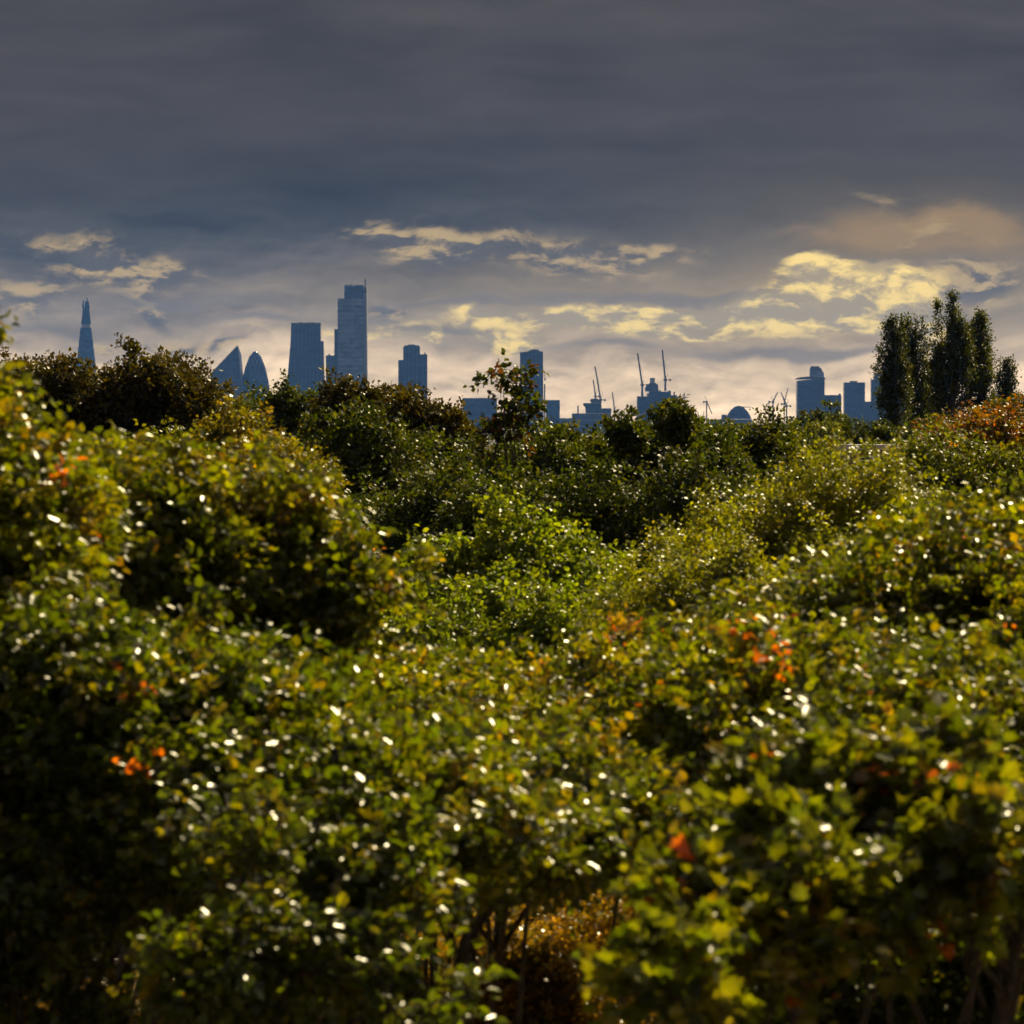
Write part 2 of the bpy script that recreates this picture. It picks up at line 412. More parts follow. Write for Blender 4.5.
def gherkin():
    d = 10500; px = 254.5; r = bld('skyscraper', 'bullet shaped rounded glass tower beside the slanted glass tower', px, d, 'skyscraper')
    b = BP(r, px, d); s = d / F
    prof = [(437, 11.5), (420, 13.2), (405, 14.2), (392, 14.2), (382, 13.3), (374, 11.7), (367, 9.8), (361, 7.7), (357, 5.9), (354.5, 4.2)]
    m = MB(); n = 36; vs = []; fs = []
    for y, h in prof:
        for k in range(n): a = 2 * math.pi * k / n; vs.append((h * s * math.cos(a), 30 + h * s * math.sin(a), max(0, b.Z(y))))
    for i in range(len(prof) - 1):
        for k in range(n): fs.append((i * n + k, i * n + (k + 1) % n, (i + 1) * n + (k + 1) % n, (i + 1) * n + k))
    m.add(vs, fs + [tuple(range(n))[::-1]]); m.build('tower_body', GLASS_MID, r, True)
    m = MB(); vs = []; fs = []
    prof2 = [(354.5, 4.2), (353, 3.2), (351.8, 2.0), (351, 0.7)]
    for y, h in prof2:
        for k in range(n): a = 2 * math.pi * k / n; vs.append((h * s * math.cos(a), 30 + h * s * math.sin(a), b.Z(y)))
    for i in range(3):
        for k in range(n): fs.append((i * n + k, i * n + (k + 1) % n, (i + 1) * n + (k + 1) % n, (i + 1) * n + k))
    m.add(vs, fs + [tuple(range(3 * n, 4 * n))]); m.build('glass_dome', GLASS_DARK, r, True)
    m = MB()   # spiralling diagonal ribs
    for st in range(12):
        for sg in (1, -1):
            pts = []
            for i in range(19):
                t = i / 18 * (len(prof) - 1); j = min(int(t), len(prof) - 2); q = t - j
                y = prof[j][0] * (1 - q) + prof[j + 1][0] * q; h = (prof[j][1] * (1 - q) + prof[j + 1][1] * q) * s * 1.004
                a = 2 * math.pi * st / 12 + sg * i / 18 * 2.4
                pts.append((h * math.cos(a), 30 + h * math.sin(a), max(0, b.Z(y))))
            m.tube(pts, [0.45] * 19, 4)
    m.build('diagonal_ribs', GLASS_PALE, r)
gherkin()

def taper_tower():
    d = 10600; px = 306; r = bld('skyscraper', 'dark flat topped tower tapering upward with a step on its right side', px, d, 'skyscraper')
    b = BP(r, px, d)
    b.profile([(284, BASE(d)), (321.4, BASE(d)), (320.3, 324.6), (291.2, 324.6), (290.3, 345), (287.2, 380)], 48).done('tower_body', GLASS_VERT)
    b.profile([(321.6, BASE(d)), (325.4, BASE(d)), (323.2, 341), (320.8, 341)], 30, 6).done('lift_core', GLASS_DARK)
    b.block(290.9, 320.6, 322.8, 324.5, 46, -0.5).done('parapet', STEEL)
    for x in (300, 307, 312): b.block(x, x + 2.2, 321.9, 322.75, 6, 12).done('roof_plant', STEEL_W)
taper_tower()

def bishops():
    d = 10000; px = 353; r = bld('skyscraper', 'tallest pale glass tower on the skyline with stepped top and a crane on its right', px, d, 'skyscraper')
    b = BP(r, px, d)
    b.block(337.6, 363.6, 298.5, depth=50).done('tower_body', GLASS_PALE)
    for q in ((344.2, 351, 285.4, 298.4, 44, 3), (351.2, 354.5, 286, 298.4, 40, 6), (354.7, 363.4, 285, 298.4, 44, 3)): b.block(*q).done('upper_floors', GLASS_MID)
    for q in ((345.5, 347.5, 284.6, 285.3, 10, 10), (349.5, 353.5, 284.3, 285.3, 10, 10)): b.block(*q).done('roof_plant', GLASS_MID)
    b.profile([(363.8, BASE(d)), (369.2, BASE(d)), (367.2, 380), (366.6, 287), (363.8, 287)], 36, 4).done('side_wing', PALE_CLAD)
    b.block(334.2, 337.4, 329, depth=36, dy=8).done('stair_tower', GLASS_DARK)
    for q in ((353, 359, 322.2, 323.6), (345, 350, 305, 308), (355, 360, 305, 308), (350, 353, 340, 344)): b.block(*q, 1.2, -1.4).done('dark_louvre', STEEL)
    # crane fixed to its side
    c = bld('tower_crane', 'slender crane mast standing above the right edge of the tallest pale tower', 365.3, d - 14, 'crane')
    q = BP(c, 365.3, d - 14); Z = q.Z
    m = MB(); s = 1.74
    for sx in (-1, 1):
        for sy in (-1, 1): m.tube([(sx * 0.9, sy * 0.9, 0), (sx * 0.9, sy * 0.9, Z(279.5))], [0.35, 0.3], 4)
    for i in range(40):
        z0 = Z(300) + (Z(279.5) - Z(300)) * i / 40; z1 = Z(300) + (Z(279.5) - Z(300)) * (i + 1) / 40
        m.tube([(-0.9, -0.9, z0), (0.9, -0.9, z1)], [0.2, 0.2], 4)
    m.build('mast', STEEL, c)
    m = MB(); m.box(-2.6, 2.6, -2, 2, Z(293), Z(290.5)); m.box(-2, 2, -2, 2, Z(290.4), Z(289)); m.build('cab', STEEL, c)
    m = MB(); m.tube([(-1.4, -2.5, Z(289)), (0.2, -2.5, Z(279))], [0.7, 0.4], 4); m.build('jib', STEEL, c)
bishops()

def simple(name, label, px, d, parts, cat='office building', group=None):
    r = bld(name, label, px, d, cat, group); b = BP(r, px, d)
    for pn, mat, items in parts:
        for it in items:
            if it[0] == 'p': b.profile(it[1], it[2], it[3] if len(it) > 3 else 0)
            else: b.block(*it)
            b.done(pn, mat)
    return r
simple('office_block', 'low narrow block between the tapered dark tower and the tallest tower', 330, 10300,
       [('tower_body', GLASS_MID, [(325.8, 336, 355.4, None, 30)]), ('roof_plant', STEEL, [(328.3, 330, 353.9, 355.3, 8, 8)])])
simple('skyscraper', 'dark blue tower with stepped shoulders and a taller central core right of the tallest tower', 413, 10200,
       [('central_core', GLASS_VERT, [('p', [(403.2, BASE(10200)), (419.8, BASE(10200)), (419.8, 347), (418.6, 345.3), (405, 345.3), (403.2, 347.2)], 30)]),
        ('left_wing', GLASS_VERT, [(398.2, 403.1, 360, None, 22, 4)]),
        ('right_wing', GLASS_VERT, [(419.9, 427.2, 354.2, None, 22, 4)]),
        ('roof_plant', STEEL, [(408, 415, 344.4, 345.2, 12, 8), (424.2, 425.6, 352.4, 354.1, 3, 10)])], 'skyscraper')
simple('office_building', 'broad flat topped blue block with a pale low podium left of the sparse treetop', 479, 9800,
       [('tower_body', GLASS_MID, [(462.8, 497, 398.6, None, 40)]), ('parapet', STEEL, [(462.6, 497.2, 398, 398.5, 41, -.5)]),
        ('podium', CONCRETE, [(458, 501, 421.5, None, 30, -34)]), ('entrance_canopy', GLASS_PALE, [(464, 477, 427, 429.5, 4, -40)])])
simple('skyscraper', 'tall slim blue tower standing behind the sparse reddish treetop', 532, 9900,
       [('tower_body', GLASS_VERT, [('p', [(520, BASE(9900)), (543.6, BASE(9900)), (543, 351.8), (538, 350.6), (520, 352.4)], 34)]),
        ('roof_plant', STEEL, [('p', [(527, 351.6), (539, 350.5), (537.5, 349.2), (532, 349.3)], 14, 8)]),
        ('hoist', STEEL, [(543.9, 545.3, 384, None, 4, 6), (544.3, 545.8, 378.2, 380.6, 4, 6), (544.5, 545.0, 373, 378, 3, 6)]),
        ('diagonal_brace', PALE_CLAD, [('p', [(540.6, 441), (539.4, 441), (536.6, 418), (537.2, 418)], 1, -1.5)])], 'skyscraper')
simple('office_building', 'short square block tucked against the right of the tall slim tower', 552, 10300,
       [('tower_body', GLASS_MID, [(546, 559.8, 400.6, None, 26)]), ('parapet', STEEL, [(545.9, 559.9, 400, 400.5, 27, -.5)])])
simple('office_building', 'very low flat block between the short square block and the stepped building site', 566, 10400,
       [('wall', CONCRETE, [(559, 574, 418.8, None, 26)]), ('roof', STEEL, [(558.6, 574.4, 418.1, 418.7, 27, -.5)])])
simple('unfinished_tower', 'stepped unfinished building with mushroom shaped core under a pair of leaning cranes', 592, 9700,
       [('floors', CONCRETE, [(572, 611, 413.4, None, 34)]),
        ('core', GLASS_DARK, [('p', [(586, 413.3), (600, 413.3), (601.5, 404.5), (600.5, 403), (583.5, 403), (583.2, 405), (585.2, 407)], 20, 5)]),
        ('core_cap', STEEL, [('p', [(591.5, 402.9), (600, 402.9), (600.3, 400), (597, 398.6), (591, 399), (590, 400.6)], 12, 8)]),
        ('side_block', GLASS_MID, [(600.2, 611.3, 408.3, 413.3, 20, 6)]),
        ('chimney', STEEL, [(577.4, 578.8, 405.6, 413.3, 3, 8)]),
        ('glazing_band', PALE_CLAD, [(574, 609, 420, 420.6, 1, -1.2), (574, 609, 426, 426.6, 1, -1.2)])], 'unfinished building')
simple('unfinished_tower', 'big jagged unfinished tower with a stepped core between two leaning cranes', 656, 9500,
       [('floors', GLASS_DARK, [(637.2, 649, 396.3, None, 36), (649.1, 671, 391.6, None, 36, .4), (671.1, 676.3, 395.2, None, 30, .8)]),
        ('core', CONCRETE, [('p', [(645.6, 391.5), (658.6, 391.5), (658.2, 384.5), (655.5, 383), (650, 383), (646.2, 386.5), (645.2, 388)], 18, 6)]),
        ('core_top', PALE_CLAD, [(650.2, 655, 377.8, 382.9, 8, 10)]),
        ('climbing_screen', STEEL, [(642, 643.6, 394.6, 396.2, 12, 3), (647, 649, 393.4, 396.2, 12, 3), (659, 661, 390.2, 391.5, 10, 4), (668, 670.8, 390.6, 391.5, 10, 4), (673.6, 675, 391.8, 395.1, 4, 4)]),
        ('entrance_roof', PALE_CLAD, [('p', [(636, 416), (651, 410.5), (651, 411.4), (636, 417.4)], 8, -10)])], 'unfinished building')
simple('office_building', 'plain mid height block stepping down right of the jagged unfinished tower', 678, 9600,
       [('tower_body', GLASS_MID, [(671, 684.4, 414.6, None, 26, -30)]), ('roof_plant', STEEL, [(674, 678, 413.6, 414.5, 8, -20)])])
simple('office_building', 'small flat block lowest of those stepping down from the jagged unfinished tower', 689, 9700,
       [('tower_body', GLASS_MID, [(684.6, 693.8, 418.8, None, 22)]), ('parapet', STEEL, [(684.5, 693.9, 418.2, 418.7, 23, -.5)])])
simple('office_building', 'small low block standing left of the round domed hall', 717, 9800,
       [('tower_body', GLASS_DARK, [(709.6, 724, 419.5, None, 26)]), ('roof_plant', STEEL, [(721.8, 726.8, 414.6, None, 12, 4)])])
def dome_hall():
    d = 9900; r = bld('domed_hall', 'low hall with a smooth rounded dome roof seen above the treetops', 739, d, 'hall'); b = BP(r, 739, d); s = d / F
    pts = [(726.5 + 25 * i / 16, 419 - 13.2 * math.sin(math.pi * (i / 16)) ** 0.75) for i in range(17)]
    b.profile([(751.5, 419.1)] + pts[::-1] + [(726.5, 419.1)], 40).done('dome_roof', GLASS_MID)
    b.block(725.5, 752, 419.3, depth=42, dy=-1).done('wall', CONCRETE)
    b.profile([(739, 407.5), (751, 407.5), (751, 406.9), (739, 406.3)], 2, -2).done('roof_walkway', STEEL)
dome_hall()
simple('office_tower', 'broad tower with curved cornice, glazed lantern on top and a lower right wing', 815, 9700,
       [('tower_body', GLASS_MID, [('p', [(797, BASE(9700)), (825, BASE(9700)), (824.6, 378.6), (797.2, 380.6)], 44)]),
        ('cornice', STEEL, [('p', [(795, 379.4), (825.6, 379.2), (825, 377.6), (810, 376.4), (801, 377), (797, 378.2)], 46, -1)]),
        ('glass_lantern', GLASS_PALE, [('p', [(810.2, 376.3), (824.4, 377.5), (824, 373), (821.6, 368.6), (818.5, 366.3), (812.2, 366), (810.6, 368)], 24, 8)]),
        ('roof_plant', STEEL, [('p', [(815, 368), (820.6, 370), (819.5, 366.4), (816.5, 365.9)], 6, 4)]),
        ('lower_wing', GLASS_DARK, [(825.1, 841.6, 395, None, 34, 4), (838.8, 841.2, 393.7, 394.9, 6, 8)])], 'tower')
simple('office_tower', 'square plain block with a little roof hut right of the lantern tower', 854, 9800,
       [('tower_body', GLASS_MID, [(844.2, 865, 382.4, None, 34)]), ('roof_hut', STEEL, [(850.4, 857.4, 380.9, 382.3, 12, 6)])], 'tower')
simple('office_tower', 'blue tower with one stepped corner half hidden by the leftmost poplar', 885, 9900,
       [('tower_body', GLASS_MID, [(874.4, 896, 373.2, None, 34)]), ('stair_tower', GLASS_DARK, [(871.4, 874.2, 379.4, None, 20, 6)])], 'tower')
simple('low_block', 'low wide block filling the gap between the two plain right hand towers', 870, 9500,
       [('wall', CONCRETE, [(864, 890, 402, None, 26)]), ('roof', STEEL, [(863.8, 890.2, 401.5, 401.9, 27, -.5)])])
simple('low_block', 'pale low block seen in the gap under the bullet shaped tower', 231, 9400,
       [('wall', GLASS_PALE, [(224, 243, 391, None, 26)]), ('roof', STEEL, [(223.7, 243.3, 390.5, 390.9, 27, -.5)])])
for i, (x0, x1, t, dd, lab) in enumerate([
    (606, 622, 421, 9300, 'low blue block behind the leaf sprigs right of the pair of leaning cranes'),
    (622, 640, 424, 9350, 'low block filling the gap left of the jagged unfinished tower'),
    (694, 710, 424, 9500, 'low flat roofed block behind the three small cranes'),
    (752, 776, 424, 9600, 'low flat roofed block right of the domed hall'),
    (776, 797, 425, 9400, 'lowest flat block at the foot of the two crossed cranes'),
    (430, 459, 428, 9300, 'low pale roofed block left of the broad blue block'),
    (888, 912, 400, 9450, 'low grey block glimpsed between poplar trunks')]):
    simple('low_block', lab, (x0 + x1) / 2, dd,
           [('wall', GLASS_MID if i % 2 else CONCRETE, [(x0, x1, t, None, 30)]), ('roof', STEEL, [(x0 - .2, x1 + .2, t - .5, t - .1, 31, -.5)]),
            ('roof_plant', CONCRETE, [(x0 + 3, x0 + 7, t - 1.4, t - .55, 8, 8)])])

def crane(label, px, d, base, cab, tip, back=None, th=0.9):
    """luffing crane: lattice mast, cab and slewing ring, lattice jib leaning to tip (px,py), short counter jib"""
    r = bld('tower_crane', label, px, d, 'crane', 'cranes over the building sites'); b = BP(r, px, d); Z = b.Z; X = b.X
    def lattice(m, p0, p1, w, n, rr):
        p0 = np.array(p0, float); p1 = np.array(p1, float)
        offs = [(-w, 0, 0), (w, 0, 0), (0, w, w * .8)]
        for o in offs: m.tube([p0 + o, p1 + np.array(o) * .6], [rr, rr], 4)
        for i in range(n):
            a = p0 + (p1 - p0) * i / n; c = p0 + (p1 - p0) * (i + 1) / n; o0 = np.array(offs[i % 3]); o1 = np.array(offs[(i + 1) % 3])
            m.tube([a + o0, c + o1], [rr * .6] * 2, 4)
    m = MB(); lattice(m, (0, 0, max(0, Z(base))), (0, 0, Z(cab)), th, 14, 0.42 * th + .1); m.build('mast', STEEL, r)
    m = MB(); m.box(-2.2 * th, 2.2 * th, -1.5, 1.5, Z(cab), Z(cab - 2)); m.build('cab', STEEL, r)
    m = MB(); lattice(m, (0, 0, Z(cab - 1.5)), (X(tip[0]), 0, Z(tip[1])), th * .8, 16, 0.34 * th + .1); m.build('jib', STEEL, r)
    sg = -1 if tip[0] > px else 1
    m = MB(); m.box(min(0, sg * 7 * th), max(0, sg * 7 * th), -1, 1, Z(cab - 1), Z(cab - 1.5)); m.box(sg * 6 * th - 1.6, sg * 6 * th + 1.6, -1.4, 1.4, Z(cab), Z(cab - 1.9)); m.build('counterweight', STEEL, r)
    m = MB(); m.tube([(0, 0, Z(cab - 2)), (sg * 3.2 * th, 0, Z(cab - 6.5))], [.35, .35], 4); m.tube([(sg * 3.2 * th, 0, Z(cab - 6.5)), (X(px + (tip[0] - px) * .8), 0, Z(cab - 2 + (tip[1] - cab + 2) * .8))], [.16, .16], 4); m.build('stay', STEEL, r)
crane('tallest crane leaning left from the core of the mushroom topped building site', 600.6, 9680, 413, 401, (595, 366.5), th=1.2)
crane('shorter crane just left of the tallest one on the mushroom topped building site', 595.4, 9750, 400, 397.5, (593.2, 380), th=1.0)
crane('thin crane leaning left in the gap between the two building sites', 614.6, 9650, 430, 412, (612.3, 392), th=0.9)
crane('tall crane leaning left on the left shoulder of the jagged unfinished tower', 642.2, 9480, 396, 386, (637.6, 353.5), th=1.3)
crane('tallest crane on the right half of the jagged unfinished tower', 665.3, 9480, 391, 381, (662.3, 350), th=1.3)
crane('small crane leaning left close against the right wall of the jagged unfinished tower', 678.8, 9550, 420, 413, (676.4, 395), th=0.8)
crane('upright thin crane standing right of the jagged unfinished tower', 684.2, 9520, 420, 411, (684.4, 393), th=0.9)
crane('tiny crane leaning left over the low block right of the unfinished tower', 699.5, 9560, 430, 424, (697.8, 412), th=0.7)
crane('thin crane with jib leaning right of its tall mast, left of the dome', 706.6, 9600, 430, 403, (712, 414), th=0.8)
crane('small upright crane just left of the low block beside the dome', 703.2, 9700, 430, 422, (704, 411), th=0.6)
crane('short crane leaning right behind treetops, left of the crossed pair', 773, 9600, 430, 403, (777.6, 392.5), th=1.0)
crane('crane leaning steeply left, front one of the crossed pair', 786.6, 9600, 440, 407, (781, 392.5), th=1.0)
crane('paler crane leaning right, back one of the crossed pair', 784.2, 9720, 440, 405, (788, 388), th=0.7)
simple('tower_mast', 'lone thin antenna pole rising above the low roofs right of the dome', 769, 9700, [('pole', STEEL, [(768.7, 769.2, 400, None, 1)]), ('bracket', STEEL, [(768.2, 769.7, 403, 403.6, 2, -.5)])], 'mast')

# ------------------------------------------------------------------ the setting
def ground():
    rng = np.random.default_rng(5)
    xs = np.concatenate([np.linspace(-6000, -120, 14), np.linspace(-100, 100, 81), np.linspace(120, 6000, 14)])
    ys = np.concatenate([np.linspace(-60, 20, 8), np.linspace(22, 260, 120), np.geomspace(270, 15900, 30)])
    m = MB(); vs = []; nx = len(xs)
    for y in ys:
        for x in xs:
            z = 0.25 * math.sin(x * .31 + y * .11) + 0.2 * math.sin(y * .23 - x * .17) if (abs(x) < 101 and 20 < y < 262) else 0
            vs.append((x, y, z))
    fs = [(j * nx + i, j * nx + i + 1, (j + 1) * nx + i + 1, (j + 1) * nx + i) for j in range(len(ys) - 1) for i in range(nx - 1)]
    m.add(vs, fs); o = m.build('ground', GROUND, None, True); o['kind'] = 'structure'
ground()

def litter():
    rng = np.random.default_rng(11); n = 60000
    d = rng.uniform(95, 190, n); px = rng.uniform(-200, 1224, n); x = (px - 512) / F * d
    z = 0.25 * np.sin(x * .31 + d * .11) + 0.2 * np.sin(d * .23 - x * .17) + rng.uniform(.03, .12, n)
    P = np.stack([x, d, z], 1); T = unit(rng.normal(size=(n, 3)) * [1, 1, .3]); Nn = unit(rng.normal(size=(n, 3)) * .45 + [0, 0, 1])
    c = np.array([(.2, .1, .015), (.28, .15, .02), (.1, .06, .015), (.12, .11, .02)])[rng.choice(4, n)] * rng.uniform(.5, 1.3, (n, 1))
    o = leaf_object('fallen_leaves', None, P, T, Nn, rng.uniform(.1, .2, n), c, 'quad'); o['kind'] = 'stuff'
    o['label'] = 'golden brown fallen leaves covering the woodland floor'; o['category'] = 'leaf litter'
litter()

def rail():
    d = 146; x, y, z = at(139, 964, d)
    gz = 0.25 * math.sin(x * .31 + y * .11) + 0.2 * math.sin(y * .23 - x * .17)
    r = empty('wooden_rail', (x, y, gz), 'pale weathered low wooden rail among fallen leaves at lower left', 'rail')
    h = max(z - gz, .35)
    m = MB(); m.tube([(-1.2, 0, h), (-.4, .02, h + .01), (.4, -.01, h), (1.15, 0, h - .02)], [.075, .08, .078, .07], 8); m.build('top_rail', TIMBER, r, True)
    for sx in (-.95, 0, .92):
        m = MB(); m.box(sx - .06, sx + .06, -.06, .06, -.3, h - .07, .9); m.build('post', TIMBER, r)
rail()

def hut():
    d = 300; x, y, z = at(874, 447, d)
    r = empty('flat_roofed_building', (x, y, 0), 'pale flat roof edge of a low building glimpsed between treetops', 'building')
    m = MB(); m.box(-1.6, 1.6, 0, 6, 0, z - .16); m.build('wall', WALLM, r)
    m = MB(); m.box(-1.75, 1.75, -.2, 6.2, z - .158, z + .12); m.build('roof', ROOFM, r)
    for sx in (-.95, .05):
        f = MB(); f.box(sx, sx + .8, -.03, .05, z - 1.6, z - .5); o = f.build('window', STEEL_W, r)
        g = MB(); g.box(sx + .06, sx + .74, -.036, -.031, z - 1.54, z - .56); g.build('pane', GLASS_DARK, o)
hut()

# ------------------------------------------------------------------ trees, far to near
G_POP = 'poplars standing above the woods'
def poplar(label, px, top, hw, d, bot=440, n=420):
    seed[0] += 1; rng = np.random.default_rng(seed[0])
    x, y, zt = at(px, top, d); zb = at(px, bot, d)[2]; rx = hw / F * d
    root = empty('poplar_tree', (x, y, 0), label, 'poplar', G_POP)
    H = zt - zb; P = []
    subs = [(0, 0, 0, 1.0, .55)]
    for k in range(13):
        a = rng.uniform(0, 6.3); h0 = rng.uniform(-.02, .58); q = rng.uniform(.45, .95) * (1 - .55 * max(0, h0 - .2))
        subs.append((math.cos(a) * q * rx, math.sin(a) * q * rx, h0, h0 + rng.uniform(.30, .46), rng.uniform(.28, .42)))
    for k, (ox, oy, a0, a1, w) in enumerate(subs):
        m_ = int(n * (.22 if k == 0 else .78 / 13)); t = rng.random(m_)
        pr = np.interp(t, [0, .15, .45, .75, .92, 1], [.5, .85, 1, .6, .25, .03])
        a = rng.uniform(0, 6.3, m_); rr = rx * w * pr * rng.uniform(.2, 1.1, m_) ** .6
        P.append(np.stack([x + ox * (1 - .1 * t) + rr * np.cos(a), y + oy * (1 - .1 * t) + rr * np.sin(a), zb + H * (a0 + (min(a1, .95) - a0) * t)], 1))
    P = np.concatenate(P); n = len(P)
    D = unit(rng.normal(size=(n, 3)) * .5 + np.array([0, 0, 1]))
    foliage(rng, root, P, D, 3, 8, .8, .17, 'poplar', 'quad', .5, up=.8, mat=MATTE)
    m = MB(); m.tube([(x, y, -.1), (x + .1, y, zb * .6), (x, y, zb), (x, y, zt - 1)], [.42, .34, .26, .05], 10); m.build('trunk', BARK, root, True)
    m = MB()
    for j in rng.choice(n, 70, replace=False):
        p = P[j]; m.tube([(x, y, max(p[2] - 2.2, zb - 2)), (x * .6 + p[0] * .4, y * .6 + p[1] * .4, p[2] - 1.1), p], [.07, .05, .02], 4, False)
    m.build('branches', BARK, root)
    for c in root.children: c.location = (-x, -y, 0)
poplar('left poplar of the pair with a broad ragged crown, first of the row', 894, 315, 17, 410, n=560)
poplar('poplar with a narrow peak, directly right of the leftmost poplar', 916, 314, 18, 418, n=560)
poplar('low bushy poplar leaning out at the right foot of the left pair', 931, 362, 12, 425, n=280)
poplar('tallest poplar with a pointed dense crown', 953, 289, 23, 400, n=800)
poplar('second tallest poplar, right beside the tallest one', 982, 311, 22, 405, n=720)
poplar('shortest poplar at the right end of the row', 1005, 359, 13, 415, n=220)

GB = 'dark broadleaf trees along the skyline'
T = tree
def skyl(tops, body=()):
    """crown lobes from the heights of their tops"""
    r_ = random.Random(len(tops) * 31 + int(tops[0][0]))
    L = []
    for x, t, w, h in tops:
        j = r_.uniform(-5, 6)
        t = t + (9 if x > 540 else 0)
        L.append((x - w * .2, t + h * .8 + 18 + j, w * .62, h * .8, r_.uniform(-1.2, 1.2)))
        L.append((x + w * .55, t + h * .7 + 24 - j, w * .5, h * .7, r_.uniform(-1.2, 1.2)))
        L.append((x, t + h + 34, w, h, r_.uniform(-.8, .8)))
    return L + [(a, b + 22, c_, d_, e) for a, b, c_, d_, e in body]
# far belt
T('broadleaf_tree', 'small rounded dark tree in front of the square plain tower', 'tree', 856, 404, 58, 340, 475, 'dark', .17, 620, group=GB)
T('broadleaf_tree', 'olive rounded tree under the leftmost poplar', 'tree', 930, 412, 53, 330, 480, 'dark', .17, 560, group=GB)
T('broadleaf_tree', 'dark tree with a low crown at the foot of the lantern tower', 'tree', 812, 416, 51, 330, 480, 'green', .17, 520, group=GB)
T('broadleaf_tree', 'dark green tree at the right edge below the shortest poplar', 'tree', 1018, 392, 51, 320, 480, 'dark', .17, 520, group=GB)
T('broadleaf_tree', 'dark distant tree below the domed hall', 'tree', 735, 438, 70, 330, 490, 'dark', .17, 560, group=GB)
T('broadleaf_tree', 'dark distant tree under the jagged unfinished tower', 'tree', 650, 442, 76, 330, 500, 'dark', .17, 560, group=GB)
T('broadleaf_tree', 'dark distant tree under the tall slim tower', 'tree', 545, 437, 76, 330, 500, 'dark', .17, 560, group=GB)
T('broadleaf_tree', 'dark distant tree left of the broad blue block', 'tree', 440, 436, 76, 320, 500, 'dark', .17, 560, group=GB)
# skyline belt
T('broadleaf_tree', 'wide dark brown crown under the pointed glass tower', 'tree', 125, 351, 135, 150, 650, 'brown', .12, 2600, group=GB, length=.5,
  lobes=skyl([(28, 356, 24, 20), (58, 351, 26, 22), (92, 350, 26, 22), (122, 347, 28, 20), (152, 348, 26, 20), (178, 354, 20, 18), (194, 374, 14, 16), (204, 398, 12, 14)], [(60, 420, 60, 40, 0), (130, 420, 70, 44, .5), (180, 430, 44, 44, 0), (110, 480, 100, 50, 0)]), trunk_top=15)
T('broadleaf_tree', 'brownish tree peaking just left of the slanted glass tower', 'tree', 160, 372, 34, 155, 610, 'brown', .12, 1000, group=GB, nlobe=9, length=.5)
T('broadleaf_tree', 'dark tree at the left edge behind the tall near treetop', 'tree', 30, 352, 76, 160, 650, 'brown', .12, 1000, group=GB)
T('broadleaf_tree', 'dark green crown between the bullet shaped tower and the tallest tower', 'tree', 283, 379, 60, 200, 560, 'dark', .14, 1500, group=GB, length=.6,
  lobes=skyl([(252, 396, 14, 12), (270, 384, 16, 14), (292, 381, 18, 16), (312, 377, 14, 16), (328, 388, 14, 14)], [(285, 430, 50, 34, 0), (290, 470, 60, 40, 0)]), trunk_top=14)
T('broadleaf_tree', 'olive brown crown at the foot of the tallest tower', 'tree', 365, 374, 60, 175, 560, 'brown', .14, 1500, group=GB, length=.5,
  lobes=skyl([(342, 377, 16, 14), (360, 372, 18, 16), (381, 374, 16, 16), (398, 380, 14, 14)], [(370, 425, 46, 34, 0), (370, 465, 60, 40, 0)]), trunk_top=14)
T('broadleaf_tree', 'olive crown sloping down right of the stepped dark blue tower', 'tree', 415, 388, 60, 170, 560, 'brown', .13, 1400, group=GB, length=.5,
  lobes=skyl([(410, 383, 16, 14), (427, 389, 14, 14), (441, 396, 13, 14), (453, 408, 11, 14)], [(420, 435, 36, 30, 0), (430, 470, 50, 40, 0)]), trunk_top=13.5)
T('broadleaf_tree', 'mid green tree in front of the olive brown crown', 'tree', 335, 402, 79, 145, 670, 'green', .12, 1600, group=GB, nlobe=13, length=.5, flat=1.3)
T('broadleaf_tree', 'dark green mass below the broad flat topped blue block', 'tree', 455, 428, 79, 150, 680, 'dark', .12, 1500, group=GB, nlobe=13)
T('broadleaf_tree', 'dark tree at the middle below the tall slim tower', 'tree', 540, 432, 84, 152, 690, 'green', .12, 1500, group=GB, nlobe=13)
T('sapling', 'sparse reddish treetop rising alone in front of the tall slim tower', 'tree', 514, 368, 30, 140, 470, 'dark', .15, 105, twigs=2, per=6, length=.3,
  lobes=[(499, 391, 13, 9, 0), (528, 386, 12, 13, .3), (514, 380, 9, 8, 0), (513, 406, 15, 11, 0), (517, 424, 13, 14, 0), (508, 440, 22, 12, 0)], autumn=.35, acol=(.06, .025, .008),
  limbs=8, brs=60, trunk_r=.12, kind='leaf', stick=.12, trunk_top=14.6)
T('broadleaf_tree', 'green tree with leaf sprigs poking up left of the jagged unfinished tower', 'tree', 600, 424, 60, 148, 560, 'green', .12, 1500, group=GB,
  lobes=skyl([(548, 421, 12, 12), (566, 425, 12, 10), (584, 435, 14, 12), (606, 429, 13, 10), (628, 433, 14, 10)], [(590, 460, 50, 24, 0), (600, 505, 60, 50, 0)]), trunk_top=13)
T('broadleaf_tree', 'green crown with a knobbly top right below the jagged unfinished tower', 'tree', 672, 404, 60, 146, 560, 'green', .12, 1500, group=GB,
  lobes=skyl([(640, 425, 14, 12), (657, 418, 14, 14), (676, 406, 12, 14), (698, 409, 12, 12), (712, 425, 12, 12)], [(672, 450, 44, 28, 0), (670, 500, 60, 50, 0)]), trunk_top=13)
T('broadleaf_tree', 'green tree with an uneven crown in front of the domed hall', 'tree', 742, 407, 60, 158, 560, 'green', .12, 1500, group=GB,
  lobes=skyl([(704, 425, 14, 14), (722, 419, 15, 14), (742, 404, 13, 16), (762, 404, 13, 14), (778, 421, 13, 12), (793, 426, 12, 12)], [(745, 450, 50, 26, 0), (740, 490, 60, 40, 0)]), trunk_top=13)
